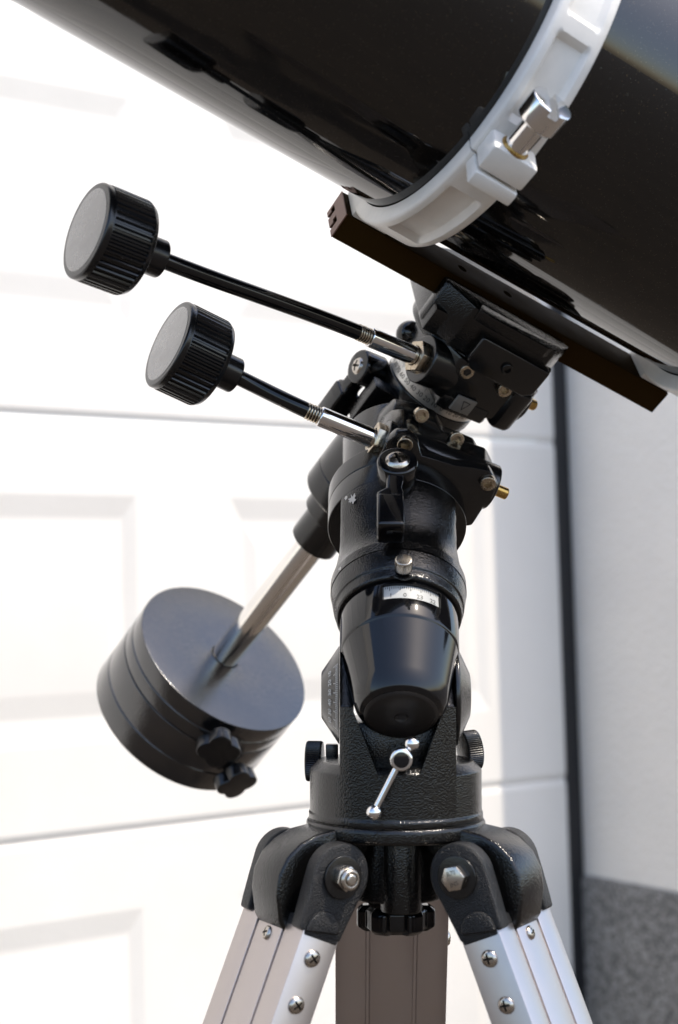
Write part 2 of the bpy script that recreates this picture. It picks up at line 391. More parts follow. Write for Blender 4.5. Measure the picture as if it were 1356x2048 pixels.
door = thing('garage_door', 'white sectional garage door with raised panels behind the telescope', 'garage door', FG, world=True)
PX = [(150 + 580 * i, 590 + 580 * i) for i in range(4)]; DW = 2480
joints = [z_j * 1000 + SEC * 1000 * k for k in range(-1, 4)]; joints[0] = 6.0
for k in range(4):
    z0, z1 = joints[k] + .3, joints[k + 1] - .3
    ph0, ph1 = joints[k + 1] - 520 + 112, joints[k + 1] - 98
    zr = [(z0, -3.4), (z0 + 4, -1.6), (z0 + 9, 0), (ph0, 0), (ph1, 0), (z1 - 9, 0), (z1 - 4, -1.6), (z1, -3.4)]
    xr = [2] + [v for p in PX for v in p] + [DW]
    bm = bmesh.new(); V = [[bm.verts.new((x, y, z)) for x in xr] for z, y in zr]
    for i in range(len(zr) - 1):
        for j in range(len(xr) - 1):
            if i == 3 and j % 2 == 1: continue
            bm.faces.new((V[i][j], V[i][j + 1], V[i + 1][j + 1], V[i + 1][j]))
    s = part('door_section', bm, 'door', door, FG, None, 6)
    for x0, x1 in PX:
        bm = bmesh.new(); loops = []
        for ins, y in ((0, 0), (2, -.25), (26, -4.3), (29, -4.6), (34, -4.6), (37, -4.3), (62, -.9), (65, -.7)):
            ix = ins * .62; loops.append([bm.verts.new(p) for p in ((x0 + ix, y, ph0 + ins), (x1 - ix, y, ph0 + ins), (x1 - ix, y, ph1 - ins), (x0 + ix, y, ph1 - ins))])
        for A, B in zip(loops, loops[1:]):
            for i in range(4): bm.faces.new((A[i], A[(i + 1) % 4], B[(i + 1) % 4], B[i]))
        bm.faces.new(loops[-1]); part('raised_panel', bm, 'door', s, FG, None, 6)
part('edge_seal', box(-27, 0.5, -45, 3, 0, joints[-1], 1.5), 'rubber', door, FG, 'black vertical rubber seal at the door edge')

wall = thing('house_wall', 'cream rendered house wall in shade beside the garage door', 'wall', FG, world=True)
zp = gcoord(1250, 1764, 0, -.028).z * 1000
part('pier', box(-1600, -28, -60, 270, 0, 2900, 6), 'wall', wall, FG)
part('plinth', box(-1615, -20, -38, 283, 0, zp, 6), 'grit', wall, FG, 'grey pebbledash plinth at the foot of the wall')
part('lintel', box(-28, DW + 30, -200, 12, joints[-1] + 2, 2900, 4), 'wall', wall, FG)
part('far_pier', box(DW + 2, DW + 900, -60, 40, 0, 2900, 6), 'wall', wall, FG)

# ================================================================== telescope tube with rings and bar
BT, BB = 142.6, 123.5                         # bar top and bottom along the declination axis
TZ, TR = 272.1, 114.7                         # tube axis and radius
tel = thing('telescope_tube', 'thick glossy black telescope tube held in white rings on a dovetail bar', 'telescope', loc(FD, 0, 0, BB))
FT = loc(FD, 0, 0, TZ, (1, 0, 0), (0, 0, -1))      # z along the tube, x towards the bar, y towards the front
# check direction of y: must point to -Y of FD (towards the camera)
part('tube', ringlathe([(TR - 2, -560), (TR, -560), (TR, 360), (TR - 2, 360)], 160, 0), 'tube', tel, FT)
part('end_rim', merge([ringlathe([(TR - 4, 352), (TR + 3, 352), (TR + 3, 368), (TR - 4, 368)], 128, 1.5), cyl(TR - 4, 356, 362, 0.5, 96)]), 'gloss', tel, FT)
part('front_rim', ringlathe([(TR - 4, -568), (TR + 3, -568), (TR + 3, -552), (TR - 4, -552)], 128, 1.5), 'gloss', tel, FT)

def ring_half(a0, a1, x0, x1, panels, ri=115.4, ro=126.5, foot=False):
    """arc of the ring from angle a0 to a1 (degrees from the foot, towards the camera), with sunk panels on its outside"""
    bm = bmesh.new(); rows = []; N = int(abs(a1 - a0) / 0.6) + 2
    def sunk(a):
        s = 0.0
        for p0, p1 in panels:
            s = max(s, min(1, max(0, (a - p0) / 1.6)) * min(1, max(0, (p1 - a) / 1.6)))
        return s
    for i in range(N):
        a = a0 + (a1 - a0) * i / (N - 1); dp = 4.5 * sunk(a); W = x1 - x0
        prof = [(x0, ri), (x0, ro - 2.2), (x0 + .8, ro - .8), (x0 + 2.2, ro), (x0 + 5.5, ro), (x0 + 6.5, ro - dp * .15), (x0 + 8.3, ro - dp * .9), (x0 + 9, ro - dp),
                (x1 - 9, ro - dp), (x1 - 8.3, ro - dp * .9), (x1 - 6.5, ro - dp * .15), (x1 - 5.5, ro), (x1 - 2.2, ro), (x1 - .8, ro - .8), (x1, ro - 2.2), (x1, ri)]
        c, s = math.cos(R_(a)), math.sin(R_(a))
        rows.append([bm.verts.new((r * c, r * s, x)) for x, r in prof])
    k = len(rows[0])
    for A, B in zip(rows, rows[1:]):
        for j in range(k): bm.faces.new((A[j], A[(j + 1) % k], B[(j + 1) % k], B[j]))
    bm.faces.new(rows[0][::-1]); bm.faces.new(rows[-1]); return bm
def polar(a, r, x):                            # matrix in FT at angle a: X radial, Y tangential (towards larger a), Z along the tube
    return Matrix.Rotation(R_(a), 4, 'Z') @ Matrix.Translation((r, 0, x))
def make_ring(x0, x1):
    xm = (x0 + x1) / 2; f0, f1 = (x0 + .6, x1 - 6)
    lo = merge([ring_half(-80, 79.6, x0, x1, [(-68, -34), (34, 68)]),
                xf(box(-8, 19, -9.5, 0, -15, 15, 1.8), polar(79.6, 126, xm + 1)),
                xf(box(-8, 19, 0, 9.5, -15, 15, 1.8), polar(-80, 126, xm + 1)),
                ])
    r = part('tube_ring', lo, 'white', tel, FT)
    part('foot', merge([box(f0, f1, -17.6, 17.6, BT - TZ + .1, BT - TZ + 19, 2.0), box(f0 + 1, f1 + 5, -26, 26, BT - TZ + 8, BT - TZ + 24, 3)]), 'white', r, FD @ Matrix.Translation((0, 0, TZ * MM)))
    up = merge([ring_half(80.6, 279.4, x0, x1, [(92, 117.5), (122, 150), (154, 206), (210, 238), (242.5, 268)]),
                xf(box(-8, 17.5, 0, 17, -15.5, 15.5, 2.2), polar(80.6, 126, xm + 1)),
                xf(box(-8, 17.5, -17, 0, -15.5, 15.5, 2.2), polar(279.4, 126, xm + 1))])
    part('upper_half', up, 'white', r, FT)
    part('felt_liner', ringlathe([(TR + .15, x0 + .5), (115.3, x0 + .5), (115.3, x1 - .5), (TR + .15, x1 - .5)], 128, 0), 'felt', r, FT)
    kb = lathe([(0, 0), (7.6, 0), (7.6, 19), (13.2, 19), (13.2, 34), (0, 34)], 56, 1.2)
    kb = cut(kb, [box(-3, 3, -20, 20, 30.5, 40)])
    K = FT @ Matrix.Rotation(R_(279.4), 4, 'Z') @ Matrix.Translation(Vector((134, -17.6, xm)) * MM) @ fr((0, 0, 0), (0, -1, 0), (0, 0, 1))
    part('clamp_knob', kb, 'chrome', r, K)
    part('washer', lathe([(7, -.6), (9.0, -.6), (9.0, .5), (7, .5)], 40, .2), 'brass', r, K)
    return r
ra_ = make_ring(-133, -98)
rb_ = make_ring(118, 153)

# dovetail bar: extruded section with slots in its ends
L0, L1 = -135.2, 146.5
# profile in the (Y, Z) plane with two undercut slots facing the end, as on the photograph
FBar = loc(FD, 0, 0, BB, (1, 0, 0), (0, 1, 0))
def bar():
    # rotate: local x = Y of FD, local y = Z of FD
    b = bevel(prism([(-18, 0), (18, 0), (18, 19.1), (-18, 19.1)], L0, L1), .9, 2)
    cs = []
    for hx in (-37.6, 2.0): cs.append(xf(cyl(3.6, 8, 24, 0, 24), Matrix(((0, 1, 0, .5), (0, 0, 1, 0), (1, 0, 0, hx), (0, 0, 0, 1)))))
    # slots along the end, open to the left
    for y0, y1 in ((-9, -4.5), (7, 11.5)): cs.append(box(y0, y1, -1, 9, L0 - 5, L0 + 26)); 
    for y0, y1 in ((-9, -1), (7, 15)): cs.append(box(y0, y1, 5, 9, L0 - 5, L0 + 26))
    return cut(b, cs)
def bar_end():
    b = bevel(prism([(-18, 0), (18, 0), (18, 19.1), (-18, 19.1)], L0 - 1.0, L0 - .05), .25, 1)
    cs = [box(y0, y1, -1, 9, L0 - 5, L0 + 5) for y0, y1 in ((-9, -4.5), (7, 11.5))] + [box(y0, y1, 5, 9, L0 - 5, L0 + 5) for y0, y1 in ((-9, -1), (7, 15))]
    return cut(b, cs)
bar_o = part('dovetail_bar', bar(), 'anod', tel, FBar, 'black anodised mounting bar under the tube, tinted brown for the reflected ground')
part('bar_end', bar_end(), 'barend', bar_o, FBar, 'end of the bar, coloured reddish brown for bounced light')  # thin end plate carrying the painted bounce light

# ================================================================== equatorial mount head
mnt = thing('equatorial_mount', 'black hammered equatorial telescope mount head bolted onto the tripod', 'telescope mount', loc(FV, 0, 0, -133))
# azimuth base
BR = 53.8
def base_bm():
    b = lathe([(0, -133), (BR + .8, -133), (BR + .8, -129.5), (BR, -128.5), (BR, -103), (BR - 5.5, -97.5), (0, -97.5)], 120, .8)
    return cut(b, [box(-60, -35.2, -60, -41, -106, -90), box(35.2, 60, -60, -41, -106, -90)])
base = part('azimuth_base', base_bm(), 'hammer', mnt, FV)
def front_wall():
    def top(x):
        ax = abs(x)
        return -101.5 if ax < 12.5 else (-101.5 + (ax - 12.5) * 2.6 if ax < 27 else -62)
    bm = bmesh.new(); xs = [-35 + 70 * i / 112 for i in range(113)]; F, B = [], []
    rr = BR + .25
    for x in xs:
        y = -math.sqrt(rr * rr - x * x); t = top(x); zz = [-127.5] + [-127.5 + (t + 127.5) * k / 6 for k in range(1, 7)]
        F.append([bm.verts.new((x, y, z)) for z in zz]); B.append([bm.verts.new((x, y + 8, z)) for z in zz])
    for i in range(len(xs) - 1):
        for k in range(6):
            bm.faces.new((F[i][k], F[i + 1][k], F[i + 1][k + 1], F[i][k + 1])); bm.faces.new((B[i][k], B[i][k + 1], B[i + 1][k + 1], B[i + 1][k]))
        bm.faces.new((F[i][6], F[i + 1][6], B[i + 1][6], B[i][6])); bm.faces.new((F[i][0], B[i][0], B[i + 1][0], F[i + 1][0]))
    for S in (0, -1):
        for k in range(6): bm.faces.new((F[S][k], F[S][k + 1], B[S][k + 1], B[S][k]))
    return bm
side = [(-40, -100), (34, -100), (40, -84), (26, -36), (10, -18), (-14, -20), (-26, -50), (-36, -62)]
br = merge([front_wall()] + [xf(prism([(y, z) for y, z in side], s * 26.5, s * 35.0, 1.5), Matrix(((0, 0, 1, 0), (1, 0, 0, 0), (0, 1, 0, 0), (0, 0, 0, 1)))) for s in (-1, 1)]
           + [box(-26.2, 26.2, -34, 32, -100, -72, 2)])
part('altitude_bracket', br, 'hammer', mnt, FV, 'black upright fork with a V shaped front opening')
PIV = (0, -6, -57)
for s in (-1, 1):
    Fp = loc(FV, *PIV) @ fr((0, 0, 0), (s, 0, 0), (0, 0, 1))
    pl = part('pivot_cover', lathe([(0, 35.2), (31.5, 35.2), (31.5, 38), (29, 39), (13.5, 46.2), (0, 46.2)], 72, .8) if s > 0 else
              prism([(31 * math.cos(R_(a)), 31 * math.sin(R_(a))) for a in range(0, 360, 5)], 35.2, 46.5, .6, 1, .46), 'satin', mnt, Fp)
    if s < 0:
        mk = []
        for i in range(36):
            a = -42 + i * 2.4; ln = 4.6 if i % 5 == 0 else 2.6
            q = quad(-.16, .16, 0, ln); xf(q, Matrix.Translation((0, -30.3, 35.9)) @ Matrix.Rotation(-R_(35.5), 4, 'X').inverted()); xf(q, RZ(a)); mk.append(q)
        for i, tx in enumerate(('60', '50', '40', '30', '20', '10')):
            q = text(tx, 4.2); xf(q, Matrix.Translation((0, -23.2, 40.8)) @ Matrix.Rotation(R_(35.5), 4, 'X')); xf(q, RZ(-38 + 15 * i)); mk.append(q)
        part('latitude_marks', merge(mk), 'inkwhite', pl, Fp @ Matrix.Translation((0, 0, .00035)), 'pale latitude scale marks')

# tee handle in front of the bracket
TH = loc(FV, .9, -62, -91)
hub = part('tee_handle', xf(cyl(6.6, -14, 6, 1.2, 40), fr((0, 0, 0), (0, -1, 0))), 'chrome', mnt, TH, 'chrome altitude bolt with a sliding tee bar')
part('hub_cap', xf(cyl(4.7, 5.8, 6.5, .3, 36), fr((0, 0, 0), (0, -1, 0))), 'gloss', hub, TH)
def thp(px, py, y):  # point of the handle in TH from offsets
    return (px, y, py)
part('tee_bar', merge([sweep([(6.6, -1, 9.4), (0, -1, 0), (-15.2, -1, -29.6)], 2.1, 20)]), 'chrome', hub, TH)
for c in ((6.3, -1, 9.0), (-16.0, -1, -31.0)): part('ball_end', sphere(4.5, c, 4), 'chrome', hub, TH)
# azimuth knobs behind the base
def knurl(n, amp): return lambda t, r, z: r + amp * max(-0.4, math.cos(n * t)) if r > 8 else r
ME_AZ = to_mesh(lathe([(0, 0), (12, 0), (12.6, 1), (12.6, 9.5), (12, 10.5), (0, 10.5)], 240, .3, mod=knurl(60, .35)), 'azimuth_knob'); ME_AZ.materials.append(M['plastic'])
for c, zd in (((-46, 27, -101.5), (-1, .1, 0)), ((44, 24, -95), (1, .25, .1))): part('azimuth_knob', ME_AZ, 'plastic', mnt, loc(FV, *c, zd))
part('stop_pin', box(-44, -36, 18, 26, -100, -90, 1), 'plastic', mnt, FV)

# polar housing: lofted body along the polar axis
def loft(secs, seg=96):
    bm = bmesh.new(); rows = []
    for z, xr, yf, yb, p in secs:
        row = []
        for i in range(seg):
            t = 2 * math.pi * i / seg; c, s = math.cos(t), math.sin(t)
            x = math.copysign(abs(c) ** (2 / p), c) * xr; y = math.copysign(abs(s) ** (2 / p), s) * (yb if s > 0 else yf)
            row.append(bm.verts.new((x, y, z)))
        rows.append(row)
    for A, B in zip(rows, rows[1:]):
        for i in range(seg): bm.faces.new((A[i], A[(i + 1) % seg], B[(i + 1) % seg], B[i]))
    bm.faces.new(rows[0][::-1]); bm.faces.new(rows[-1]); return bm
def clip_loft(secs, seg=144):
    bm = bmesh.new(); rows = []
    for z, rx, ry, cl in secs:
        rows.append([bm.verts.new((max(-cl, min(cl, rx * math.cos(2 * math.pi * i / seg))), ry * math.sin(2 * math.pi * i / seg), z)) for i in range(seg)])
    for A, B in zip(rows, rows[1:]):
        for i in range(seg): bm.faces.new((A[i], A[(i + 1) % seg], B[(i + 1) % seg], B[i]))
    bm.faces.new(rows[0][::-1]); bm.faces.new(rows[-1]); return bm
ph = clip_loft([(3, 43.5, 43.5, 99), (10, 43.5, 43.2, 99), (12, 43.3, 41, 99), (20, 41.0, 39.4, 99), (29, 40, 40.6, 38.2), (36, 41.6, 42.2, 37.6), (48, 44.6, 44.8, 37.5), (58, 46.1, 46.1, 37.5), (68, 46.2, 46.2, 37.5)])
pol = part('polar_housing', ph, 'hammer', mnt, FP, 'black hammered polar axis housing with chipped paint', 24)
part('drum', lathe([(0, 63), (45.8, 63), (46.3, 63.6), (46.3, 79.4), (45.7, 80), (46.3, 80.6), (46.3, 96), (43, 99.5), (0, 99.5)], 120, .5), 'satin', pol, FP)
part('drum_neck', lathe([(0, 90), (37, 90), (37, 150), (0, 150)], 64, 1), 'satin', pol, FP)
def chip(n, r, seed, sq=1.0):
    rnd = random.Random(seed); pts = []
    for i in range(n):
        a = 2 * math.pi * i / n; q = r * rnd.uniform(.35, 1.25); pts.append((q * math.cos(a), q * math.sin(a) * sq))
    bm = bmesh.new(); c = bm.verts.new((0, 0, 0)); vs = [bm.verts.new((x, y, 0)) for x, y in pts]
    for i in range(n): bm.faces.new((c, vs[i], vs[(i + 1) % n]))
    return bm
# lower collar and polar scope cap
part('collar', lathe([(0, -17.8), (38.6, -17.8), (39.8, -16.4), (40.4, -11), (41.4, -10), (43.2, 1.6), (43.2, 2.9), (0, 2.9)], 120, .6), 'hammer', pol, FP)
def cap_bm():
    b = lathe([(0, -92.6), (3.6, -92.6), (3.6, -93.4), (14, -94), (20.5, -93.2), (25, -90.4), (27.6, -85.6), (29.2, -79), (35.7, -46.2), (36.3, -45.4), (36.7, -44), (37.3, -20), (36.7, -18), (0, -18)], 140, .6)
    return cut(b, [arc_box(35.2, 50, -29.5 + 12, 29.5 + 12, -32.6, -21)])
cap = part('polar_scope_cap', cap_bm(), 'gloss', mnt, FP, 'glossy black tapered cap of the polar scope', 30)
part('cap_end', lathe([(0, -93.9), (3.4, -93.9), (4.0, -94.8), (17, -94.9), (20.5, -94.1), (22.5, -92.6), (0, -92.0)], 96, .5), 'capend', cap, FP)
Fs = FP @ RZ(12)
sw = part('date_scale', wrap(xf(quad(-18.0, 18.0, -32.5, -21.1), Matrix()), 35.4), 'scalewhite', cap, Fs, 'white hour scale in the cap window')
mk = []
for i in range(-13, 14):
    x = i * 1.3; ln = 3.4 if i % 5 == -1 % 5 else 2.0
    mk.append(quad(x - .2, x + .2, -21.5 - ln, -21.5))
for tx, x in (('1', -13.6), ('0', -5.0), ('23', 4.4), ('22', 13.4)):
    mk.append(xf(text(tx, 4.4), Matrix.Translation((x, -28.8, 0))))
part('scale_marks', wrap(merge(mk), 35.55), 'ink', sw, Fs)
part('thumb_screw', lathe([(0, 0), (1.6, 0), (1.6, 3.5), (5.0, 3.5), (5.2, 4.2), (5.2, 11.4), (4.6, 12.2), (0, 12.2)], 180, .25, mod=lambda t, r, z: r + .16 * math.cos(36 * t) if r > 4.9 else r), 'steel', mnt, loc(FP, 1.6, -38.6, -13.4, (0, -1, 0)))
part('index_arrow', xf(merge([prism([(-9, 0), (-1.2, -3.2), (1.2, -3.2), (9, 0), (1, 1.4), (-1, 1.4)], 0, 1.2, .3, 1)]), loc(Matrix(), 0, 0, 0)), 'hammer', mnt, loc(FP, 1.8, -39.2, -17.4) @ fr((0, 0, 0), (0, -1, 0), (1, 0, 0)))
# chips of bare metal on the housing
def on_housing(px_x, px_z, y):
    return loc(FP, px_x, y, px_z, (px_x, y, -3), (1, 0, 0))
def ch(n, r, sd, x, z, y, sq=1.0):
    part('paint_chip', chip(n, r, sd, sq), 'primer', pol, on_housing(x, z, y))
ch(22, 3.4, 3, -29.8, 55.5, -35.3, 1.3); ch(11, 1.5, 5, -34.2, 60, -31.25, 1.0); ch(14, 2.4, 9, -37.6, 5, -22.2, .8)

# polar clamp lever
def lever(arm, dx, hub_h=22):
    """hub along z, arm towards +y"""
    hubb = lathe([(0, 0), (10, 0), (10, 6), (12.8, 6.5), (13.2, hub_h - 2), (12, hub_h), (0, hub_h)], 56, 1.6)
    a = prism([(-6.5, 0), (6.5, 0), (5 + dx * .5, arm * .6), (8.4 + dx, arm * .7), (8.4 + dx, arm + 20), (-8.4 + dx, arm + 20), (-8.4 + dx, arm * .7), (-5 + dx * .5, arm * .6)], hub_h - 13, hub_h - 1.2, 2.2, 3)
    blk = box(dx - 8.4, dx + 8.4, arm - 8, arm + 20, hub_h - 17, hub_h + .5, 2.2, 3)
    return merge([hubb, a, blk])
LV = loc(FP, -1.5, -44, 59) @ fr((0, 0, 0), (0, -1, 0), (-1, 0, 0))
lv = part('polar_clamp_lever', lever(38, 5), 'gloss', mnt, LV, 'glossy black clamp lever on the polar axis')
part('lever_screw', screw_mesh(8.0, 'lever_screw'), 'steel', lv, LV @ Matrix.Translation((0, 0, .0205)) @ RZ(20))

# polar worm housing
rw = merge([prism([(-21, -41), (-14, -45), (6, -40), (30, -40), (50, -42), (60, -34), (60, 0), (40, 12), (-20, 12), (-24, -6), (-24, -34)], -74, -38, 2.5),
            prism([(-20, -30), (-25, -38), (-22, -47), (-14, -51), (-6, -48), (0, -40), (24, -43), (36, -47), (46, -49), (56, -42), (58, -30), (49, 0), (42, 6), (34, 4), (12, -14), (-8, -22)], -83, -73.5, 1.6),
            prism([(-20, -42), (-2, -46), (10, -46), (20, -38), (44, -38), (54, -30), (54, 10), (-22, 10), (-24, -30)], -42, -24, 2.0),
            xf(cyl(16, -23, 61, 1.5, 48), Matrix.Translation((0, -27, -62)) @ fr((0, 0, 0), (1, 0, 0), (0, 0, 1)))])
rwo = part('polar_worm_housing', rw, 'satin', mnt, FRW, 'black cast worm housing of the polar axis with socket screws')
part('raised_plate', prism([(-2, -38), (20, -38), (26, -30), (26, -16), (2, -16), (-3, -26)], -79, -72, 1.5), 'satin', rwo, FRW)
for u, v, z in ((-14, -44.4, -83), (48.5, -41.5, -83)): part('socket_screw', ME_SOCK, 'nut', rwo, loc(FRW, u, v, z + 1, (0, 0, -1)))
for u, v, z in ((-3, -45.2, -43), (27, -38.8, -43)): part('socket_screw', ME_SOCK, 'nut', rwo, loc(FRW, u, v - 2, z + 1, (.1, -.35, -1)))
def worm_end(F, y, z, u_nut, u_pin, pin_len, parent):
    NX = loc(F, u_nut, y, z, (-1, 0, 0), (0, 0, 1))
    hx = merge([prism(hexpoly(21, 10), 0, 6, .7, 2), lathe([(0, -6), (12, -6), (12, 0), (0, 0)], 40, .4)])
    hx = cut(hx, [cyl(7.4, -2, 12, 0, 32)])
    a = part('hex_nut', hx, 'nut', parent, NX)
    part('worm_bush', lathe([(0, -3), (7.2, -3), (7.2, 3.2), (4, 4.2), (0, 4.2)], 36, .5), 'brass', parent, NX)
    part('worm_pin', lathe([(0, -12), (4.2, -12), (4.2, pin_len - .8), (3.6, pin_len), (0, pin_len)], 32, .3), 'brass', parent, loc(F, u_pin, y, z, (1, 0, 0), (0, 0, 1)))
worm_end(FRW, -27, -62, -23, 55, 18, rwo)

# declination housing
dec = part('declination_housing', lathe([(0, -112), (19.5, -112), (19.5, -84.5), (24.5, -84), (24.5, -68), (34.5, -66), (35.6, -64), (35.6, -46.6), (35.1, -46), (35.6, -45.4), (35.6, 40), (37, 44), (37, 52), (0, 52)], 110, 1.2), 'satin', mnt, FD, 'smooth black declination axis housing')
# arm that joins the polar drum to the declination housing
part('neck', loft([(-76, 36, 30, 36, 2.6), (-50, 36, 30, 36, 2.8), (-20, 34, 30, 34, 2.4), (20, 26, 26, 30, 2.2)], 64), 'satin', dec, FR)
part('side_arm', box(-48, -28, -25, -9, 10, 44, 1.6), 'hammer', dec, FD)
sc_ = part('declination_circle', lathe([(0, 52.2), (36.2, 52.2), (37.1, 53), (37.1, 66), (36.4, 66.6), (0, 66.6)], 140, .3), 'scale', mnt, FD, 'aluminium declination setting circle with engraved degrees')
mk = []
for i in range(180):
    a = i * 2; ln = 5.2 if i % 5 == 0 else 3.2
    q = quad(-.14, .14, 66.2 - ln, 66.2); wrap(q, 37.2); xf(q, RZ(a)); mk.append(q)
for i in range(36):
    v = abs(((i * 10 + 90) % 180) - 90)
    q = wrap(xf(text(str(v), 5.2), Matrix.Translation((0, 57.4, 0))), 37.2); xf(q, RZ(i * 10 - 3)); mk.append(q)
part('degree_marks', merge(mk), 'ink', sc_, FD)
# declination clamp lever on the left
LD = FD @ Matrix.Translation(Vector((-30, 11, 38)) * MM) @ fr((0, 0, 0), (-.97, -.24, 0), (0, 1, 0))
LD = FD @ Matrix.Translation(Vector((-31, 11, 38)) * MM) @ (Matrix((Vector((-.24, .97, 0)), Vector((0, 0, -1)), Vector((-.97, -.24, 0)))).transposed().to_4x4())
ld = part('declination_clamp_lever', lever(30, 3, 26), 'gloss', mnt, LD, 'black clamp lever at the left of the declination axis')
part('lever_screw', screw_mesh(6.6, 'lever_screw'), 'steel', ld, LD @ Matrix.Translation((0, 0, .0245)) @ RZ(35))
part('lever_bush', cyl(8, -12, 1, .8, 36), 'brass', ld, LD)

# declination worm housing
dw = merge([prism([(-28, -44), (-20, -48), (38, -49), (44, -44), (46, -10), (40, 10), (-40, 10), (-44, -20)], 70, 104, 2.0),
            prism([(-24, -46), (-18, -49.5), (16, -49.5), (20, -46), (20, -20), (-24, -20)], 64, 76, 1.6),
            prism([(22, -50), (26, -52), (36, -52), (42, -48), (44, -24), (22, -24)], 66, 100, 4.0, 3),
            xf(cyl(17.5, -46, 45, 1.8, 48), Matrix.Translation((0, -30, 85)) @ fr((0, 0, 0), (1, 0, 0), (0, 0, 1)))])
dwo = part('declination_worm_housing', dw, 'satin', mnt, FDW, 'black worm housing of the declination axis under the saddle')
worm_end(FDW, -30, 85, -46, 44, 17, dwo)
lb = part('index_plate', box(-15.5, 1.5, -51.2, -49.2, 67.5, 80, .5), 'plate', dwo, FDW, 'square metal plate engraved with a triangle')
tri = []
P3 = [(-4.6, 76.6), (-1.0, 76.6), (-3.6, 69.8)]
P3 = [(-9.2, 77.4), (-3.2, 76.9), (-6.6, 70.4)]
for i in range(3):
    a, b = Vector(P3[i]), Vector(P3[(i + 1) % 3]); d = (b - a).normalized() * .25; nn = Vector((-d.y, d.x)) * 1.4
    bm = bmesh.new(); bm.faces.new([bm.verts.new((p.x, -51.3, p.y)) for p in (a - d + nn, b + d + nn, b + d - nn, a - d - nn)]); tri.append(bm)
part('index_triangle', merge(tri), 'ink', lb, FDW)
for x, z in ((-11, 97), (21, 98)): part('socket_screw', ME_SOCK, 'nut', dwo, loc(FD, x, -46.5, z, (0.05, -1, .1)))
part('clamp_bolt', merge([sphere(10, (0, 0, 9), 3), cyl(8, -14, 8, .6, 40)]), 'gloss', dwo, loc(FD, -31.5, -1.5, 79, (-.75, .66, 0)))

# saddle
part('saddle_disc', lathe([(0, 66.8), (36, 66.8), (36, 92), (47, 95), (48, 97), (48, 104), (46, 106), (0, 106)], 96, 1.0), 'hammer', mnt, FD)
sdl = merge([box(-52, 48, -38, 38, 104, 123.2, 2),
             prism([(-54, -19), (-54, -28), (-32, -46), (36, -46), (50, -31), (50, -19)], 106, 140, 2.2),
             prism([(-52, 19), (-52, 30), (-34, 42), (34, 42), (48, 30), (48, 19)], 106, 138, 2.2)])
so = part('saddle', sdl, 'hammer', mnt, FD, 'black cast dovetail saddle clamping the bar')
part('clamp_block', prism([(-18, 106), (-11, 101), (33, 101), (40, 106), (40, 127), (-18, 127)], 44, 54, 2.4, 3), 'satin', so, FD @ Matrix(((1, 0, 0, 0), (0, 0, -1, 0), (0, 1, 0, 0), (0, 0, 0, 1))))
part('clamp_screw', socket_head(4.2, 3), 'satin', so, loc(FD, 10, -53.5, 115, (0, -1, 0)))
part('lip', prism([(-30, -47), (-20, -49.5), (28, -49.5), (44, -38), (50, -31), (52, -27), (46, -24), (36, -36), (-26, -36)], 132, 140.5, 1.0), 'hammer', so, FD)

# counterweight shaft
part('counterweight_shaft', lathe([(0, -352), (11, -352), (11.8, -351), (11.8, -111), (0, -111)], 64, .4), 'shaft', mnt, FD, 'polished steel counterweight shaft')

# slow motion cables
def bez(p0, p1, p2, p3, n=24):
    out = []
    for i in range(n + 1):
        t = i / n; out.append(p0 * (1 - t) ** 3 + p1 * 3 * t * (1 - t) ** 2 + p2 * 3 * t * t * (1 - t) + p3 * t ** 3)
    return out
def knob_mod(t, r, z):
    if r > 29 and 4.5 < z < 30:
        c = math.cos(44 * t); return r - .9 + .9 * (1 if c > .25 else (-1 if c < -.35 else c))
    return r
ME_KNOB = to_mesh(lathe([(0, -17), (11.5, -17), (12, -16.2), (12, -.5), (24, -.2), (28.5, 1.0), (30.2, 4.0), (30.4, 5), (30.4, 29.5), (30.0, 30.5), (30.2, 31.5), (30.2, 33.5), (29.2, 34.6), (0, 34.6)], 352, .5, mod=knob_mod), 'hand_knob')
ME_KNOB.materials.append(M['plastic'])
ME_FACE = to_mesh(lathe([(0, 34.9), (25.4, 34.9), (26.0, 34.7), (26.0, 34.0), (0, 34.0)], 96, .1), 'knob_face'); ME_FACE.materials.append(M['knobface'])
def cable(F, y, z, u0, uf, u1, kdir, kpos, label):
    inst = lambda p: F @ (Vector(p) * MM)
    A = inst((uf + 4, y, z)); dr = (F.to_3x3() @ Vector((-1, 0, 0))).normalized(); kd = Vector(kdir).normalized(); Kp = Vector(kpos)
    B = Kp - kd * 16 * MM
    pts = bez(A, A + dr * (B - A).length * .35, B - kd * (B - A).length * .35, B)
    I = Matrix.Translation(A); pts_l = [(p - A) * 1000 for p in pts]
    c = part('slow_motion_cable', sweep(pts_l, 5.3, 28), 'gloss', mnt, I, label)
    fer = lathe([(0, 0), (6.2, 0), (6.8, .8), (6.8, abs(uf - u0) - .8), (6.2, abs(uf - u0)), (0, abs(uf - u0))], 48, .3)
    part('ferrule', fer, 'chrome', c, loc(F, u0, y, z, (-1, 0, 0), (0, 0, 1)))
    # a few turns of the bare spring before the sleeve starts
    hel = [((5.0 * math.cos(t * .55)), (5.0 * math.sin(t * .55)), t * .17) for t in range(0, 60)]
    part('spring', sweep(hel, .85, 8), 'nut', c, loc(F, uf + .5, y, z, (-1, 0, 0), (0, 0, 1)))
    KM = fr(Kp, kd, (0, 0, 1))
    k = part('hand_knob', ME_KNOB, 'plastic', c, KM, 'ribbed black knob')
    part('knob_face', ME_FACE, 'knobface', c, KM)
    return c
def ipt(px, py, depth):
    c = Vector(((px - 678) / FPX, 1.0, (1024 - py) / FPX)) * depth; return PM.to_3x3() @ c
cable(FDW, -30, 85, -50, -91, 0, (-.80, -.545, .215), ipt(274, 500, .912), 'upper slow motion cable, the longer one')
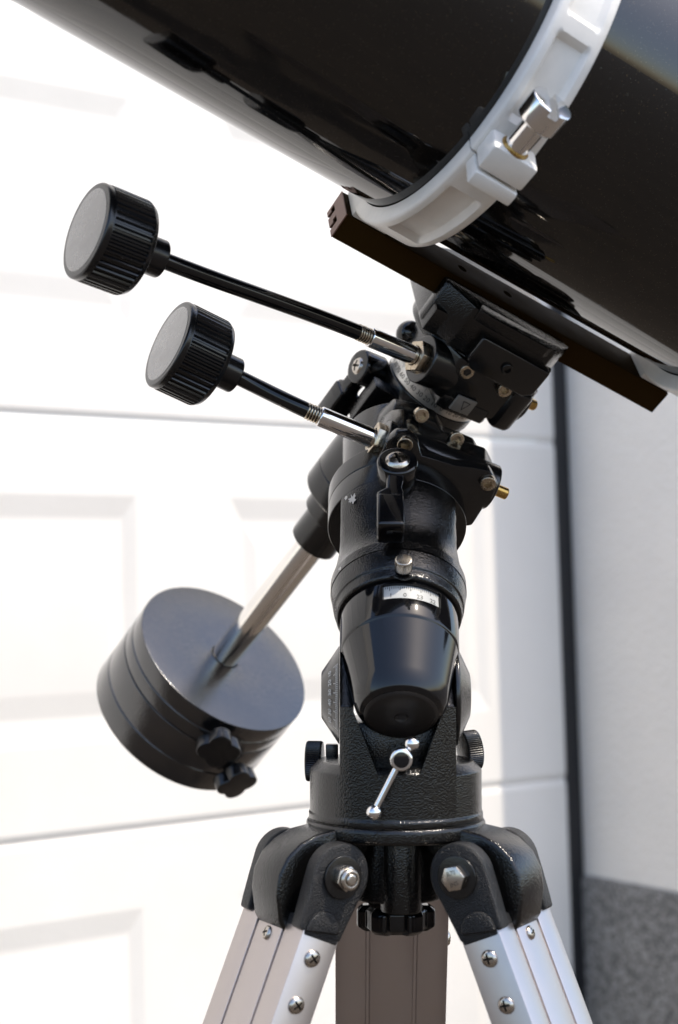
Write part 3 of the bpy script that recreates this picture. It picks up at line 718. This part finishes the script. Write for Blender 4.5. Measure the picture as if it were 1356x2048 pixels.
cable(FRW, -27, -62, -27, -68, 0, (-.82, -.46, .34), ipt(427, 731, .985), 'lower slow motion cable, the shorter one')

# ================================================================== counterweights
WR = 77.8
def star_knob():
    b = lathe([(0, 0), (6, 0), (6, 8), (17.5, 8), (17.5, 19), (0, 19)], 240, 1.2, mod=lambda t, r, z: r if r < 10 else r * (0.74 + 0.26 * (0.5 + 0.5 * math.cos(4 * t)) ** .55))
    return b
ME_STAR = to_mesh(star_knob(), 'locking_knob'); ME_STAR.materials.append(M['plastic'])
def weight(z0, z1, groove, kz, ka, label):
    th = thing('counterweight', label, 'counterweight', loc(FD, 0, 0, (z0 + z1) / 2), 'counterweights on the shaft')
    pr = [(12.4, z0), (WR, z0), (WR, groove + .7), (WR - 1.2, groove), (WR, groove - .7), (WR, z1), (12.4, z1)]
    b = ringlathe(pr[::-1], 140, .9)
    part('disc', b, 'weight', th, FD)
    K = FD @ RZ(ka) @ Matrix.Translation(Vector((0, -WR, kz)) * MM) @ fr((0, 0, 0), (0, -1, 0), (1, 0, 0)) @ RZ(20)
    part('locking_knob', ME_STAR, 'plastic', th, K)
    part('locking_bolt', cyl(3.4, -6, 9, .3, 24), 'brass', th, K)
    return th
weight(-249.2, -277.6, -265, -264, 0, 'thinner black counterweight with the shaft entering its textured top face')
weight(-278.4, -327.2, -306, -296, 22, 'thicker black counterweight at the lower end of the shaft, under the thinner one')

# ================================================================== tripod
tri_ = thing('tripod', 'tripod with black forked head and three silver aluminium legs', 'tripod', loc(FV, 0, 0, -H * 1000))
HZ, HR = -159.0, 62.0                          # hinge height and distance from the centre
def lug():
    pr = [(30, -135.2), (54, -135.2), (66, -137), (77, -141.5), (86, -149), (91.5, -159), (93, -171), (91, -186), (85, -196), (66, -192), (54, -178), (42, -160), (30, -150)]
    return xf(prism(pr, -17, 17, 2.2, 3), Matrix(((1, 0, 0, 0), (0, 0, 1, 0), (0, 1, 0, 0), (0, 0, 0, 1))))
AZ = {'left': 210.5, 'right': 329.5, 'back': 90}
head = merge([lathe([(0, -143), (54, -143), (56, -141.5), (56, -135.5), (55, -133.6), (0, -133.6)], 110, .8), xf(lathe([(0, -187), (12.8, -187), (12.8, -142), (0, -142)], 48, 1), Matrix.Translation((2.5, -22, 0))), lathe([(0, -182), (29, -182), (30, -181), (30, -142), (0, -142)], 64, .6)]
             + [xf(lug(), RZ(a)) for a in AZ.values()])
hd_ = part('tripod_head', head, 'hammer', tri_, FV, 'black cast tripod head with three hinge lugs')
ak = lathe([(0, -203), (20, -203), (24.5, -200), (24.5, -190), (21, -187.3), (0, -187.3)], 240, 1.0, mod=lambda t, r, z: r if r < 18 else r * (0.91 + 0.09 * math.tanh(4 * math.cos(6 * t))))
part('hand_screw', xf(ak, Matrix()), 'gloss', tri_, FV, 'black lobed hand screw under the head')

SPL = 22.6
LW, LD_ = 76.0, 25.0
def leg_profile(w, d):
    """extruded section (x across, y outwards) with grooves on the wide faces"""
    h, q = w / 2, d / 2; g = 1.3
    top = [(-h, q)]
    for gx in (-16, 16): top += [(gx - g, q), (gx - g, q - 1.8), (gx + g, q - 1.8), (gx + g, q)]
    top += [(h, q)]
    bot = [(h, -q)]
    for gx in (16, -16): bot += [(gx + g, -q), (gx + g, -q + 1.8), (gx - g, -q + 1.8), (gx - g, -q)]
    bot += [(-h, -q)]
    return top + bot
def cheek(thick):
    """fork cheek in the (outwards, down) plane: rounded head round the bolt, narrowing to the leg"""
    pts = []
    for a in range(-100, 101, 10):
        pts.append((18.6 * math.sin(R_(a)), 19.6 * math.cos(R_(a))))
    pts = [(x, y) for x, y in pts]
    pts += [(17.5, -14), (16.2, -28), (15.2, -35.5), (-13.2, -35.5), (-14.2, -28), (-16.8, -10)]
    return pts
for key, az in AZ.items():
    # hinge frame: x outwards, y along the hinge (counter clockwise), z up
    HF = FV @ RZ(az) @ Matrix.Translation(Vector((HR, 0, HZ)) * MM)
    LF = HF @ Matrix.Rotation(-R_(SPL), 4, 'Y')       # leg frame: -z runs down the leg
    # length so that the foot meets the ground
    o = INST @ LF @ Vector((0, 0, 0)); dv = (INST @ LF).to_3x3() @ Vector((0, 0, -1)); length = (o.z - 0.004) / -dv.z * 1000
    prof = [(y, x) for x, y in leg_profile(LW, LD_)]     # x outwards, y across
    lg = bevel(prism(prof, -length + 60, -34.5), .55, 2, 40)
    leg = part('leg', lg, 'alu', tri_, LF, {'left': 'silver leg at the front left', 'right': 'silver leg at the front right', 'back': 'silver leg at the back, seen in shade'}[key])
    part('lower_leg', box(-8, 8, -13, 13, -length + 18, -length + 64, 1), 'alu', leg, LF)
    part('foot', lathe([(0, -length), (13, -length), (15, -length + 4), (12, -length + 22), (0, -length + 22)], 32, 1.5), 'plastic', leg, LF)
    part('fork_bridge', box(-12.3, 12.3, -38.4, 38.4, -38, -28, 1.5), 'grain', leg, LF)
    for s in (-1, 1):
        cp = cheek(1)
        base_m = Matrix(((1, 0, 0, 0), (0, 0, s, 0), (0, 1, 0, 0), (0, 0, 0, 1)))
        cb = merge([xf(prism(cp, 27.0, 38.6, 1.6, 3), base_m),
                    xf(prism([(11.0 * math.cos(R_(a)) + 1, 10.5 * math.sin(R_(a)) - 31.5 if math.sin(R_(a)) > 0 else -35.4) for a in range(0, 181, 12)], 37, 40.6, 1.4, 3), base_m)])
        fk = part('fork_cheek', cb, 'grain', leg, LF)
        B = loc(LF, 0, s * 38.8, 0, (0, s, 0), (0, 0, 1))
        part('washer', lathe([(0, 0), (12.4, 0), (12.4, 1.9), (0, 1.9)], 56, .4), 'satin', leg, B)
        if (key == 'left' and s > 0) or (key == 'right' and s > 0) or (key == 'back' and s > 0):
            nut = merge([prism(hexpoly(13, 8), 1.8, 7.6, .6, 2), lathe([(0, 7), (6.2, 7), (6.2, 10), (5.2, 11), (3.9, 11), (3.9, 9.6), (0, 9.6)], 40, .3), lathe([(0, 9), (3.4, 9), (3.4, 11.4), (2.6, 12), (0, 12)], 32, .3)])
            part('lock_nut', nut, 'steel', leg, B)
        else:
            bh = part('hex_bolt', prism(hexpoly(13.4, 20), 1.8, 7.4, .5, 2), 'steel', leg, B)
            mk = [xf(text('INS', 3.8), Matrix.Translation((-3.2, 0, 7.47)) @ RZ(-88)), xf(text('B70', 3.8), Matrix.Translation((3.2, -.4, 7.47)) @ RZ(-92))]
            part('bolt_letters', merge(mk), 'recess', leg, B)
        for zz in (-48.5, -75.5): part('cross_screw', ME_PAN, 'steel', leg, loc(LF, 1.0, s * 38.1, zz, (0, s, 0), (1, 0, .3 + .4 * s)))
    for yy in (0,): part('cross_screw', ME_PANS, 'steel', leg, loc(LF, 12.4, yy, -44, (1, 0, 0), (0, 1, .35)))
